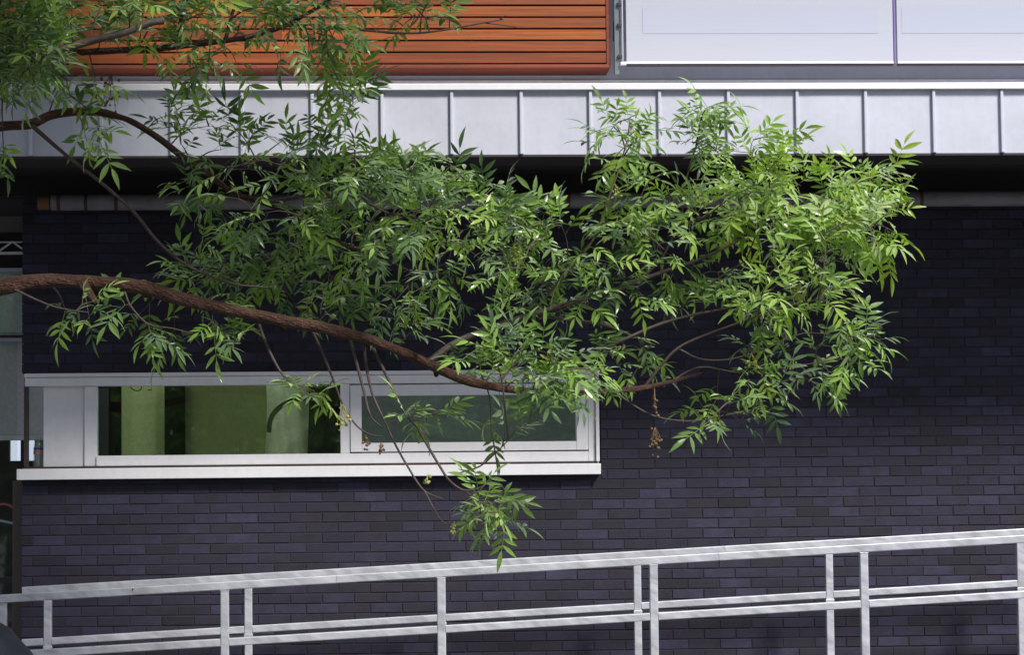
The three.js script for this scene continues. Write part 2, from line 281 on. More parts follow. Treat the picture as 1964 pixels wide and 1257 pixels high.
{
  const put = (x0, x1, y0, y1, z, t = 0.012) => { const p = at(x0, y1, z), q = at(x1, y0, z); return box(p.x, q.x, p.y, q.y, z - t, z, 0.002); };
  const lime = new THREE.MeshPhysicalMaterial({ color: lin(0.92, 0.98, 0.38), map: grainTex, roughness: 0.97, transmission: 0.85, thickness: 0 });
  const olive = new THREE.MeshPhysicalMaterial({ color: lin(0.21, 0.235, 0.075), map: grainTex, roughness: 0.97, transmission: 0.85, thickness: 0 });
  const pale = new THREE.MeshPhysicalMaterial({ color: lin(0.94, 0.98, 0.56), map: grainTex, roughness: 0.97, transmission: 0.85, thickness: 0 });
  const sheet = (x0, x1, y0, y1, z) => { const p = at(x0, y1, z), q = at(x1, y0, z); return metreUV(new THREE.PlaneGeometry(q.x - p.x, q.y - p.y).translate((p.x + q.x) / 2, (p.y + q.y) / 2, z)); };
  const l = thing('lime_blind', 'lime green fabric blind hanging behind the left window pane', 'blind');
  mesh('fabric', sheet(234, 316, 730, 910, -0.2), lime, l);
  { // two handwritten marks at its head
    const c1 = new THREE.CatmullRomCurve3([[248, 738], [253, 745], [262, 750], [270, 748], [273, 740]].map(([x, y]) => at(x, y, -0.199)));
    const c2 = new THREE.CatmullRomCurve3([[284, 749], [291, 747], [291, 739]].map(([x, y]) => at(x, y, -0.199)));
    mesh('handwritten_mark', new THREE.TubeGeometry(c1, 16, 0.0035, 5), M.blackBolt, l); mesh('handwritten_mark', new THREE.TubeGeometry(c2, 10, 0.0035, 5), M.blackBolt, l);
  }
  tag(mesh('olive_blind', sheet(356, 522, 725, 915, -0.42), olive), 'dull olive green fabric blind beside the lime one behind glass', 'blind');
  tag(mesh('grey_blind', sheet(182, 209, 745, 910, -0.32), new THREE.MeshPhysicalMaterial({ color: lin(0.16, 0.19, 0.16), map: grainTex, roughness: 0.97, transmission: 0.85, thickness: 0 })), 'narrow grey blind at the left end of the window pane', 'blind');
  const dkm = new THREE.MeshStandardMaterial({ color: lin(0.02, 0.02, 0.014), map: grainTex, roughness: 0.9 });  // dark fillers added so the open rear stays unseen through the gaps
  tag(mesh('added_dark_filler', put(150, 250, 715, 930, -0.5), dkm), 'dark curtain added left of the lime blind to hide the open rear', 'filler', 'added dark fillers behind the pane');
  tag(mesh('added_dark_filler', put(300, 372, 715, 930, -0.5), dkm), 'dark curtain added between the lime and olive blinds to hide the open rear', 'filler', 'added dark fillers behind the pane');
  tag(mesh('added_dark_filler', put(574, 680, 715, 930, -0.5), dkm), 'dark curtain added behind the dark bundle to hide the open rear', 'filler', 'added dark fillers behind the pane');
  tag(mesh('pale_rod', put(457, 466, 836, 905, -0.3, 0.006), pale), 'short pale rod standing before the olive blind', 'rod');
  { // pale cloth hanging in folds
    const p = at(512, 900, -0.24), q = at(592, 725, -0.24), g = new THREE.PlaneGeometry(q.x - p.x, q.y - p.y, 40, 30), ps = g.attributes.position;
    for (let i = 0; i < ps.count; i++) { const x = ps.getX(i), y = ps.getY(i); ps.setZ(i, 0.012 * Math.sin(x * 55 + y * 9) + 0.008 * Math.sin(x * 23 - y * 30)); ps.setX(i, x + 0.02 * Math.sin(y * 7) * (0.3 - y)); }
    g.computeVertexNormals(); g.translate((p.x + q.x) / 2, (p.y + q.y) / 2, -0.24);
    const d = thing('pale_cloth', 'pale green cloth hanging in folds behind the left pane', 'cloth');
    mesh('cloth', metreUV(g), pale, d);
    const c = new THREE.CatmullRomCurve3([[590, 764], [565, 768], [545, 776], [528, 790], [519, 806], [516, 830]].map(([x, y]) => at(x, y, -0.2)));
    mesh('rolled_edge', new THREE.TubeGeometry(c, 24, 0.017, 8), olive, d);
  }
  { // dark rounded bundle near the mullion
    const pts = [[0.001, 0], [0.13, 0], [0.137, 0.06], [0.132, 0.15], [0.118, 0.24], [0.1, 0.3], [0.09, 0.36], [0.11, 0.46], [0.115, 0.6], [0.001, 0.62]].map(([x, y]) => new THREE.Vector2(x, y));
    const g = new THREE.LatheGeometry(new THREE.SplineCurve(pts).getPoints(40), 28), p = at(616, 905, -0.3);
    g.scale(1, 1, 0.6); g.translate(p.x, p.y, -0.33);
    tag(mesh('dark_bundle', metreUV(g), new THREE.MeshStandardMaterial({ color: lin(0.03, 0.022, 0.016), map: grainTex, roughness: 0.8 })), 'dark rounded bundle behind glass next to the window mullion', 'bundle');
  }
  tag(mesh('green_reflection_sheet', sheet(655, 1140, 720, 915, -0.4), new THREE.MeshPhysicalMaterial({ color: lin(0.155, 0.165, 0.145), map: grainTex, roughness: 0.97, transmission: 0.85, thickness: 0 })), 'grey-green sheet added behind the right casement for the mirrored trees', 'blind');  // added sheet, its grey-green colour stands in for trees reflected in the pane
  { // shelf that carries what stands behind the pane
    structure('interior_sill', box(-2.98, 0.44, 1.74, 1.768, -0.6, -0.15), new THREE.MeshStandardMaterial({ color: lin(0.1, 0.09, 0.08), map: grainTex, roughness: 0.8 }));
  }
}

// ---------------------------------------------------------------- glazed storefront at the left edge
{
  const s = thing('storefront', 'glazed storefront strip at the left edge beside the brick corner', 'storefront');
  const z = -0.3, Y = (py) => at(20, py, z).y, xr = at(34, 800, z).x;
  mesh('pane', box(-5, xr, 0.3, Y(655), z - 0.004, z), M.glass, s);
  mesh('upper_pane', box(-5, -3.125, Y(648), Y(524), z - 0.004, z), M.glass, s);
  mesh('transom', box(-5, -3.122, Y(657), Y(649), z - 0.04, z + 0.03, 0.003), new THREE.MeshStandardMaterial({ color: lin(0.3, 0.36, 0.42), roughness: 0.35, metalness: 0.5 }), s);
  mesh('dark_bar', box(-5, -3.122, Y(648.5), Y(643), z - 0.04, z + 0.012), M.gasket, s);  // dark bar just above the transom
  mesh('head_bar', box(-5, -3.122, Y(523), Y(515), z - 0.04, z + 0.03, 0.003), M.greyMetal, s);
  mesh('fascia_board', box(-5, -3.122, Y(514), 3.75, z - 0.06, z), M.soffit, s);
  mesh('edge_mullion', box(xr + 0.001, -3.121, 0.3, 1.69, z - 0.05, -0.1, 0.004), new THREE.MeshStandardMaterial({ color: lin(0.1, 0.07, 0.06), map: grainTex, roughness: 0.6 }), s);
  // light-coloured open-web bracket under the head
  const br = thing('web_bracket', 'small white open-web steel bracket above the storefront glass', 'bracket');
  const yb = Y(489), yt = Y(464);
  mesh('chord', box(-4, -3.13, yt - 0.008, yt, z + 0.001, z + 0.02), M.zincTrim, br);
  mesh('chord', box(-4, -3.13, yb, yb + 0.018, z + 0.001, z + 0.02), M.zincTrim, br);
  for (let k = 0; k < 5; k++) { const g = box(-0.06, 0.06, -0.006, 0.006, 0, 0.012); g.rotateZ(k % 2 ? 0.62 : -0.62); g.translate(-3.175 - k * 0.098, (yb + yt) / 2 + 0.006, z + 0.004); mesh('web_bar', g, M.zincTrim, br); }
  // roller blind
  const zb = -0.37, B = (py) => at(40, py, zb).y, bl = thing('roller_blind', 'mauve-grey roller blind drawn halfway behind the corner glass', 'blind');
  const cloth = new THREE.MeshPhysicalMaterial({ color: lin(0.72, 0.66, 0.7), map: grainTex, roughness: 0.97, transmission: 0.3, thickness: 0 });
  const flat = (x0, x1, y0, y1) => metreUV(new THREE.PlaneGeometry(x1 - x0, y1 - y0).translate((x0 + x1) / 2, (y0 + y1) / 2, zb));
  mesh('fabric', flat(-5, -2.92, B(834), B(640)), cloth, bl);
  mesh('hem_bar', box(-5, -2.92, B(845), B(834.5), zb - 0.012, zb + 0.01, 0.004), M.frame, bl);
  mesh('upper_fabric', flat(-5, -2.95, B(639), B(500)), new THREE.MeshPhysicalMaterial({ color: lin(0.68, 0.76, 0.71), map: grainTex, roughness: 0.97, transmission: 0.3, thickness: 0 }), bl);
  // two tubes added for coloured lines reflected in the storefront glass
  const reflectedArc = (pts, r, m, name, label) => tag(mesh(name, new THREE.TubeGeometry(new THREE.CatmullRomCurve3(pts.map(([x, y]) => at(x, y, -0.42))), 30, r, 6), m), label, 'cable');
  reflectedArc([[-60, 985], [-20, 970], [0, 968], [15, 968], [24, 973], [36, 980]], 0.008, new THREE.MeshStandardMaterial({ color: lin(0.6, 0.16, 0.16), roughness: 0.6 }), 'reflected_red_arc', 'short red cable added behind the storefront glass for a reflected line');
  reflectedArc([[-60, 985], [-20, 994], [0, 999], [15, 1002], [36, 1007]], 0.009, new THREE.MeshStandardMaterial({ color: lin(0.5, 0.58, 0.72), roughness: 0.6 }), 'reflected_pale_arc', 'pale blue cable added below the red one for a reflected line');
}
{ // water bottle on the sill at the corner
  const b = thing('water_bottle', 'small clear plastic water bottle on the sill at the wall corner', 'bottle');
  b.position.set(at(75, 899, -0.1).x, 1.777, -0.1);
  const prof = [[0.001, 0], [0.03, 0], [0.0325, 0.006], [0.0325, 0.03], [0.0312, 0.034], [0.0325, 0.038], [0.0325, 0.06], [0.0312, 0.064], [0.0325, 0.068], [0.0325, 0.12], [0.029, 0.14], [0.018, 0.165], [0.0125, 0.174], [0.0125, 0.18]].map(([x, y]) => new THREE.Vector2(x, y));
  mesh('body', new THREE.LatheGeometry(prof, 24), new THREE.MeshPhysicalMaterial({ color: lin(0.9, 0.93, 0.94), transmission: 0.75, thickness: 0, roughness: 0.12, ior: 1.45 }), b);
  mesh('label', new THREE.CylinderGeometry(0.0332, 0.0332, 0.026, 24, 1, true).translate(0, 0.094, 0), new THREE.MeshStandardMaterial({ color: lin(0.7, 0.25, 0.3), roughness: 0.5 }), b);
  mesh('label_stripe', new THREE.CylinderGeometry(0.0334, 0.0334, 0.01, 24, 1, true).translate(0, 0.117, 0), new THREE.MeshStandardMaterial({ color: lin(0.05, 0.06, 0.3), roughness: 0.5 }), b);
  mesh('cap', new THREE.CylinderGeometry(0.0145, 0.0145, 0.014, 18).translate(0, 0.186, 0), new THREE.MeshStandardMaterial({ color: lin(0.75, 0.75, 0.76), roughness: 0.4 }), b);
}

// ---------------------------------------------------------------- galvanised railings
const SLOPE = 0.0465, railTop = (x) => 1.033 + SLOPE * (x + 3.05);
function tube(len, w, h, r = 0.006) {
  const s = new THREE.Shape(), X = w / 2, Y = h / 2;
  s.moveTo(-X + r, -Y); s.lineTo(X - r, -Y); s.absarc(X - r, -Y + r, r, -Math.PI / 2, 0); s.lineTo(X, Y - r); s.absarc(X - r, Y - r, r, 0, Math.PI / 2); s.lineTo(-X + r, Y); s.absarc(-X + r, Y - r, r, Math.PI / 2, Math.PI); s.lineTo(-X, -Y + r); s.absarc(-X + r, -Y + r, r, Math.PI, Math.PI * 1.5);
  return new THREE.ExtrudeGeometry(s, { depth: len, bevelEnabled: false, curveSegments: 4 }).translate(0, 0, -len / 2);
}
function railing(z, posts, x0, x1, label, rear, splits) {
  const t = thing('ramp_railing', label, 'railing', 'ramp railings'), W = 0.047, H = 0.046, r = rng(rear ? 91 : 92);
  const bar = (name, a, b, yOf, h = H) => { const len = (b - a) * Math.hypot(1, SLOPE); let g = tube(len, W, h); g = g.rotateY(Math.PI / 2).rotateZ(Math.atan(SLOPE)); g.translate((a + b) / 2, (yOf(a) + yOf(b)) / 2 - h / 2, z); if (g.index) g = g.toNonIndexed(); return mesh(name, metreUV(g, 1, r() * 4, r() * 4), M.galv, t); };
  const cuts = [x0, ...splits, x1];
  for (let k = 0; k + 1 < cuts.length; k++) bar('top_rail', cuts[k] + (k ? 0.0008 : 0), cuts[k + 1] - 0.0008, railTop);
  const low = (x) => railTop(x) - 0.321, edges = [x0, ...posts.filter((x) => x > x0 + 0.05), x1];
  for (let k = 0; k + 1 < edges.length; k++) bar('middle_rail', edges[k] + (k || posts[0] <= x0 + 0.05 ? W / 2 + 0.001 : 0), edges[k + 1] - (edges[k + 1] === x1 ? 0 : W / 2 + 0.001), low, 0.044);
  for (const x of posts) {
    const foot = Math.max(0.02, railTop(x) - 1.0), top = railTop(x) - H - 0.004, len = top - foot; let g = tube(len, W, W).rotateX(-Math.PI / 2).translate(x, (top + foot) / 2, z); if (g.index) g = g.toNonIndexed();
    const p = mesh('post', metreUV(g, 1, r() * 4, r() * 4), M.galv, t);
    if (rear) mesh('sleeve', box(x - 0.0275, x + 0.0275, low(x) - 0.085, low(x) - 0.048, z - 0.0275, z + 0.0275, 0.004), M.galv, p);
    mesh('weld_bead', box(x - 0.0255, x + 0.0255, top - 0.002, top + 0.0035, z - 0.0255, z + 0.0255, 0.0025), M.galv, p);
    mesh('base_plate', box(x - 0.06, x + 0.06, foot, foot + 0.01, z - 0.06, z + 0.06, 0.002), M.galv, p);
  }
  return t;
}
railing(0.41, [-2.899, -1.669, -0.472, 0.748, 1.955, 3.168, 4.38], -3.055, 4.6, 'galvanised ramp railing nearer the brick wall, behind the other railing', true, [1.3]);
const front = railing(1.67, [-4.22, -2.988, -1.736, -0.505, 0.714, 1.933, 3.15], -4.25, 3.9, 'galvanised ramp railing in front, nearest the street', false, [-1.1, 1.092]);
mesh('screw', new THREE.SphereGeometry(0.005, 10, 8).translate(-2.255, railTop(-2.255) - 0.012, 1.694), M.blackBolt, front);

{ // dark cover over a mound at the lower left
  const g = new THREE.SphereGeometry(1, 64, 40, 0, Math.PI * 2, 0, Math.PI / 2), p = g.attributes.position;
  for (let i = 0; i < p.count; i++) { const x = p.getX(i), y = p.getY(i), z = p.getZ(i); const k = 1 + 0.05 * Math.sin(x * 7 + z * 3) * (1 - y * 0.5) + 0.025 * Math.sin(z * 13 - x * 5 + y * 6) + 0.012 * Math.sin(x * 31 + y * 19); p.setXYZ(i, x * 0.5 * k, y * 0.97 * (1 + 0.01 * Math.sin(x * 12 + z * 9)), z * 0.55 * k); }
  g.computeVertexNormals(); g.translate(-2.94, 0, 3.0);
  tag(mesh('tarpaulin_cover', metreUV(g), new THREE.MeshStandardMaterial({ color: lin(0.016, 0.018, 0.028), map: grainTex, roughness: 0.6 })), 'dark rounded covered mound at the bottom left before the railing', 'cover');
}

// ---------------------------------------------------------------- leaves shared by the trees
function leafletInto(P, N, UV, base, dir, nrm, len, wid, curl, fold) {
  const side = new THREE.Vector3().crossVectors(dir, nrm).normalize(), st = [0, 0.16, 0.38, 0.62, 0.84, 1], prof = [0.06, 0.62, 1, 0.86, 0.4, 0.01];
  const rows = st.map((t, k) => {
    const c = base.clone().addScaledVector(dir, len * t).addScaledVector(nrm, -curl * len * t * t), w = wid * prof[k] * 0.5, lift = fold * w;
    return [c.clone().addScaledVector(side, -w).addScaledVector(nrm, lift), c, c.clone().addScaledVector(side, w).addScaledVector(nrm, lift)];
  });
  const tri = (a, b, c, ua, ub, uc) => { for (const [p, u] of [[a, ua], [b, ub], [c, uc]]) { P.push(p.x, p.y, p.z); UV.push(...u); } };
  for (let k = 0; k < 5; k++) { const A = rows[k], B = rows[k + 1], v0 = st[k], v1 = st[k + 1]; for (const s of [0, 1]) { const l = A[s], m = A[s + 1], n = B[s + 1], o = B[s]; const u0 = s * 0.5, u1 = u0 + 0.5;
    if (k < 4) { tri(l, m, n, [u0, v0], [u1, v0], [u1, v1]); tri(l, n, o, [u0, v0], [u1, v1], [u0, v1]); } else tri(l, m, n, [u0, v0], [u1, v0], [u1, v1]); } }
}
// a pinnate leaf: stalk along +y, upper face towards +z
function pinnate(seed, pairs, L = 0.088) {
  const r = rng(seed), P = [], N = [], UV = [], stalk = 0.045 + r() * 0.02, step = 0.036, bend = -0.05 + r() * 0.25, sway = (r() - 0.5) * 0.25;
  const axis = (s) => V(sway * s * s * 4, s, -bend * s * s * 4), tang = (s) => V(sway * s * 8, 1, -bend * s * 8).normalize();
  const end = stalk + step * (pairs - 1) + 0.03;
  for (let k = 0; k < 6; k++) { // the stalk itself, a thin ribbon folded into a ridge
    const a = axis(end * k / 6), b = axis(end * (k + 1) / 6), w = 0.0014;
    for (const [sx, sz] of [[1, 0], [0, 1]]) { const o = V(sx * w, 0, sz * w); for (const q of [a.clone().sub(o), a.clone().add(o), b.clone().add(o), a.clone().sub(o), b.clone().add(o), b.clone().sub(o)]) { P.push(q.x, q.y, q.z); UV.push(0.5, 0.02); } }
  }
  for (let k = 0; k < pairs; k++) for (const s of [-1, 1]) {
    const b = axis(stalk + step * k), ang = R(48 + r() * 22) * s, t = tang(stalk + step * k);
    const d = t.clone().applyAxisAngle(V(0, 0, 1), -ang), n = V((r() - 0.5) * 0.6, (r() - 0.5) * 0.4, 1).normalize(); d.addScaledVector(n, (r() - 0.65) * 0.6).normalize(); n.addScaledVector(d, -n.dot(d)).normalize();
    const l = L * (0.72 + 0.16 * k + r() * 0.22); leafletInto(P, N, UV, b, d, n, l, l * (0.23 + r() * 0.07), 0.02 + r() * 0.3, 0.12 + r() * 0.3);
  }
  const d = tang(end), n = V((r() - 0.5) * 0.4, 0, 1); n.addScaledVector(d, -n.dot(d)).normalize(); leafletInto(P, N, UV, axis(end), d, n, L * (1.1 + r() * 0.2), L * 0.29, 0.1 + r() * 0.3, 0.2);
  const g = new THREE.BufferGeometry(); g.setAttribute('position', new THREE.Float32BufferAttribute(P, 3)); g.setAttribute('uv', new THREE.Float32BufferAttribute(UV, 2)); g.computeVertexNormals(); return g;
}
const leafGeos = [[3, 2], [5, 3], [8, 2], [13, 3], [21, 2], [34, 3], [55, 2], [89, 3]].map(([s, p]) => pinnate(s, p));
const leafTex = tex(128, 256, (u, v) => { const m = Math.abs(u - 0.5), vein = Math.exp(-m * m * 900) * 0.22, side = 0.1 * Math.pow(Math.max(0, Math.sin((v * 9 - m * 5) * Math.PI * 2)), 8), b = fbm(n1, u, v, 6, 12, 4); const t = 0.66 + 0.34 * b + vein + side * 0.6; return [t * (1 + 0.12 * (b - 0.5)), t, t * (0.92 + 0.3 * vein)]; });
const leafTones = [[0.185, 0.35, 0.02], [0.115, 0.235, 0.024], [0.225, 0.405, 0.02], [0.062, 0.145, 0.026], [0.165, 0.315, 0.028], [0.27, 0.45, 0.022], [0.075, 0.17, 0.036], [0.31, 0.465, 0.03], [0.38, 0.49, 0.19]];  // palest last tone puts leaf undersides and glare into the colour
const leafMats = leafTones.map((c) => new THREE.MeshPhysicalMaterial({ color: lin(...c), map: leafTex, roughness: 0.96, transmission: 0.5, thickness: 0, clearcoat: 0.45, clearcoatRoughness: 0.2, side: THREE.DoubleSide }));
const leafMass = new THREE.MeshPhysicalMaterial({ color: 0xffffff, map: leafTex, roughness: 0.96, transmission: 0.5, thickness: 0, clearcoat: 0.45, clearcoatRoughness: 0.2, side: THREE.DoubleSide });

const barkTex = tex(256, 512, (u, v) => { const a = fbm(n1, u, v, 14, 6, 4), b = fbm(n2, u, v, 40, 30, 3), k = Math.abs(fbm(n3, u, v, 9, 5, 3) - 0.5) * 2; const t = 0.15 + 0.85 * a * (0.5 + 1.2 * k) + 0.4 * (b - 0.5); return [t * 1.05, t, t * 0.95]; });
const bark = new THREE.MeshStandardMaterial({ color: lin(0.125, 0.056, 0.034), map: barkTex, bumpMap: barkTex, bumpScale: 0.02, roughness: 0.9 });
const barkThin = new THREE.MeshStandardMaterial({ color: lin(0.12, 0.084, 0.07), map: barkTex, roughness: 0.75 });
// tapered limb through points with a radius each
function limb(pts, rad, seg = 8, radial = 8, lump = 0, seed = 1) {
  const c = new THREE.CatmullRomCurve3(pts), n = Math.max(2, seg * (pts.length - 1)), P = [], UV = [], I = [], fr = c.computeFrenetFrames(n), r = rng(seed);
  let len = 0, prev = null; const ph = r() * 9;
  for (let i = 0; i <= n; i++) {
    const t = i / n, k = t * (pts.length - 1), a = Math.min(pts.length - 2, Math.floor(k)), R0 = rad[a] + (rad[a + 1] - rad[a]) * (k - a), p = c.getPoint(t); if (prev) len += p.distanceTo(prev); prev = p;
    for (let j = 0; j <= radial; j++) { const th = j / radial * Math.PI * 2, q = R0 * (1 + lump * (Math.sin(th * 2 + len * 9 + ph) * 0.5 + Math.sin(th * 3 - len * 23 + ph * 2) * 0.3 + Math.sin(len * 41 + ph) * 0.25));
      P.push(p.x + (fr.normals[i].x * Math.cos(th) + fr.binormals[i].x * Math.sin(th)) * q, p.y + (fr.normals[i].y * Math.cos(th) + fr.binormals[i].y * Math.sin(th)) * q, p.z + (fr.normals[i].z * Math.cos(th) + fr.binormals[i].z * Math.sin(th)) * q); UV.push(j / radial, len * 4.5); }
  }
  for (let i = 0; i < n; i++) for (let j = 0; j < radial; j++) { const a = i * (radial + 1) + j, b = a + radial + 1; I.push(a, a + 1, b, a + 1, b + 1, b); }
  for (const [row, s] of [[0, 1], [n, -1]]) { const q = c.getPoint(row / n), id = P.length / 3; P.push(q.x, q.y, q.z); UV.push(0.5, 0); for (let j = 0; j < radial; j++) { const a = row * (radial + 1) + j; s > 0 ? I.push(id, a + 1, a) : I.push(id, a, a + 1); } }
  const g = new THREE.BufferGeometry(); g.setAttribute('position', new THREE.Float32BufferAttribute(P, 3)); g.setAttribute('uv', new THREE.Float32BufferAttribute(UV, 2)); g.setIndex(I); g.computeVertexNormals(); return g;
}

// ---------------------------------------------------------------- the ash tree whose limbs hang across the view
{
  const tree = thing('ash_tree', 'green ash tree reaching in from the left across the wall and canopy', 'tree');
  const S = 446, TX = -3.35, TZ = 5.7;
  const nodes = [];                                            // skeleton points that twigs may leave from
  const grow = (name, list, dz0, dz1, mat, lump, seed) => {   // list: [px, py, half-width in px]
    const n = list.length, pts = list.map(([x, y], i) => at(x, y, dz0 + (dz1 - dz0) * i / (n - 1))), rad = list.map(([, , w]) => w / S);
    mesh(name, limb(pts, rad, rad[0] > 0.012 ? 8 : 5, rad[0] > 0.012 ? 14 : 6, lump, seed), mat, tree);
    const c = new THREE.CatmullRomCurve3(pts), k = Math.ceil(c.getLength() / 0.05); for (let i = 0; i <= k; i++) nodes.push({ p: c.getPoint(i / k), d: c.getTangent(i / k) });
    return pts;
  };
  // trunk outside the frame
  mesh('trunk', limb([V(TX - 0.1, -0.16, TZ + 0.1), V(TX, 0.9, TZ), V(TX + 0.04, 2.0, TZ), V(TX - 0.02, 3.2, TZ - 0.05), V(TX + 0.06, 4.6, TZ), V(TX - 0.1, 6.2, TZ + 0.2)], [0.24, 0.17, 0.16, 0.14, 0.11, 0.05], 10, 18, 0.08, 4), bark, tree);
  const trunkPx = [-420, 600, 22];
  grow('limb', [trunkPx, [-200, 600, 16], [0, 553, 15], [60, 540, 14], [160, 541, 14], [280, 553, 14], [350, 574, 13], [430, 592, 12], [520, 611, 11.2], [620, 630, 10.6], [700, 649, 10], [760, 671, 9.6], [820, 697, 10], [880, 725, 9], [950, 743, 8], [1020, 751, 7], [1100, 755, 6], [1180, 750, 5.5], [1235, 744, 5], [1285, 733, 3.8], [1345, 716, 2.6]], 5.7, 5.15, bark, 0.13, 7);
  mesh('stub', limb([at(160, 545, 5.62), at(172, 562, 5.66), at(186, 582, 5.68)], [0.022, 0.016, 0.012], 5, 9, 0.1, 8), bark, tree);
  for (const [kx, ky, kr] of [[283, 553, 0.037], [545, 620, 0.029], [705, 650, 0.028], [838, 712, 0.024], [425, 588, 0.03]]) { const g = new THREE.SphereGeometry(kr, 16, 12), ps = g.attributes.position; for (let i = 0; i < ps.count; i++) { const q = 1 + 0.12 * Math.sin(i * 2.7) + 0.1 * Math.sin(ps.getY(i) * 160); ps.setXYZ(i, ps.getX(i) * q * 0.62, ps.getY(i) * q, ps.getZ(i) * q); } g.computeVertexNormals(); const c = at(kx, ky, 5.7 - 0.55 * (kx + 420) / 1765); g.rotateZ(-0.2); g.translate(c.x, c.y, c.z); mesh('knot', g, bark, tree); }
  grow('limb', [[-420, 400, 14], [-180, 290, 11], [0, 243, 9.5], [60, 238, 9], [100, 221, 8.5], [150, 214, 8.5], [200, 217, 8], [250, 232, 7.5], [300, 262, 7], [350, 300, 6.5], [400, 335, 6], [450, 371, 5.5], [510, 391, 5], [560, 411, 4.5], [610, 440, 4], [660, 470, 3.4], [720, 490, 2.8], [790, 522, 2]], 5.7, 5.3, bark, 0.07, 9);
  grow('limb', [[-420, 250, 12], [-150, 130, 9], [100, 104, 6.5], [200, 98, 6.4], [300, 93, 6], [400, 82, 5.5], [470, 72, 5], [540, 52, 4.2], [600, 20, 3.5], [645, -8, 3], [720, -40, 2]], 5.7, 6.0, bark, 0.06, 12);
  const B = (list, z0, z1, seed) => grow('branch', list, z0, z1, barkThin, 0.04, seed);
  B([[510, 391, 4], [570, 379, 3.6], [640, 372, 3], [700, 388, 2.2], [745, 410, 1.5]], 5.42, 5.6, 21);
  B([[62, 241, 5], [130, 300, 3.8], [200, 355, 3.5], [260, 410, 3.4], [300, 460, 3.4], [345, 500, 3.2], [385, 522, 2.8], [450, 545, 2.4], [520, 552, 1.8]], 5.65, 5.5, 22);
  B([[338, 90, 4], [345, 50, 3.6], [358, 0, 3.4], [372, -50, 3]], 5.9, 6.1, 23);
  B([[433, 77, 4], [445, 30, 3.4], [456, -5, 3], [462, -50, 2.5]], 5.92, 6.0, 24);
  B([[60, 112, 8], [170, 80, 7], [240, 62, 6.5], [290, 43, 6.5], [313, 40, 6.5]], 6.3, 6.2, 25);
  B([[470, 72, 3.4], [560, 48, 3], [640, 52, 2.6], [720, 60, 2.3], [790, 64, 2.1], [850, 58, 1.9], [920, 45, 1.6], [965, 37, 1.3]], 5.95, 5.7, 26);
  B([[930, 44, 1.4], [955, 47, 1.2], [990, 52, 0.9]], 5.72, 5.7, 27);
  B([[955, 39, 1.2], [970, 30, 0.9]], 5.7, 5.72, 28);
  B([[820, 697, 7], [870, 660, 6.4], [940, 630, 6], [1020, 604, 5.6], [1100, 580, 4.8], [1160, 563, 4.2], [1270, 522, 3.6], [1340, 498, 3.2], [1400, 470, 2.6], [1430, 450, 2]], 5.35, 5.1, 29);
  B([[1020, 604, 4], [1095, 614, 3.4], [1160, 624, 3], [1210, 644, 2.6], [1256, 662, 2]], 5.25, 5.0, 30);
  B([[1030, 720, 4], [1130, 680, 3.8], [1200, 650, 3.6], [1265, 622, 3.3], [1335, 603, 3], [1405, 588, 2.4], [1470, 560, 2.2], [1530, 520, 2], [1580, 490, 1.8], [1630, 470, 1.3]], 5.2, 4.95, 31);
  B([[1265, 622, 2.6], [1320, 580, 2.4], [1370, 540, 2.2], [1430, 500, 1.6]], 5.05, 5.2, 32);
  B([[1160, 563, 3], [1215, 540, 2.8], [1262, 505, 2.8], [1290, 455, 2.6], [1305, 430, 2.4], [1311, 370, 2.2], [1325, 310, 2], [1345, 255, 1.7], [1362, 215, 1.2]], 5.15, 5.05, 33);
  B([[1020, 604, 3.4], [1055, 560, 3], [1110, 498, 2.8], [1143, 450, 2.5], [1160, 400, 2.2], [1185, 330, 1.9], [1205, 262, 1.3]], 5.25, 5.2, 34);
  B([[1305, 430, 1.8], [1350, 418, 1.5], [1400, 380, 1.3], [1460, 350, 1]], 5.1, 5.2, 35);
  B([[1400, 470, 2], [1450, 430, 1.8], [1520, 395, 1.6], [1590, 370, 1.4], [1660, 340, 1]], 5.12, 4.9, 36);
  B([[1235, 744, 3.6], [1265, 705, 3.2], [1300, 668, 2.8], [1360, 640, 2.4], [1430, 615, 2], [1500, 590, 1.6], [1570, 575, 1.1]], 5.15, 5.3, 37);
  B([[1300, 668, 2.2], [1340, 688, 2], [1395, 690, 1.8], [1460, 672, 1.5], [1540, 640, 1.3], [1640, 650, 0.9]], 5.2, 5.0, 38);
  B([[1285, 733, 2.4], [1340, 705, 2], [1420, 715, 1.6], [1510, 705, 1.3], [1600, 690, 1]], 5.15, 5.0, 39);
  B([[1180, 752, 2.4], [1215, 778, 2], [1260, 800, 1.8], [1330, 808, 1.5], [1400, 795, 1.2], [1440, 790, 0.9]], 5.15, 5.2, 40);
  // hanging twigs below the limb
  const H = (list, seed, z = 5.35) => grow('twig', list, z, z + 0.12, barkThin, 0.03, seed);
  H([[497, 622, 3], [507, 650, 2.8], [525, 690, 2.6], [545, 722, 2.2], [575, 748, 1.4]], 51);
  H([[600, 636, 3], [618, 675, 2.8], [640, 730, 2.5], [655, 770, 2.3], [680, 812, 2], [705, 832, 1.6], [730, 838, 1.2]], 52);
  H([[672, 652, 3.2], [685, 700, 3], [698, 750, 2.6], [712, 800, 2.1], [735, 822, 1.4]], 53);
  H([[698, 660, 3], [704, 710, 2.8], [716, 760, 2.6], [735, 802, 2]], 54, 5.3);
  H([[716, 668, 3.6], [742, 722, 3.2], [762, 765, 2.8], [778, 795, 2.2], [800, 820, 1.8]], 55);
  H([[735, 802, 2], [757, 850, 2.4], [782, 895, 2.2], [815, 943, 2], [850, 958, 1.2]], 56, 5.42);
  H([[800, 820, 2.6], [822, 858, 3], [842, 892, 2.8], [862, 922, 2.5], [890, 941, 2.2], [920, 936, 1.8], [952, 915, 1.2]], 57, 5.47);
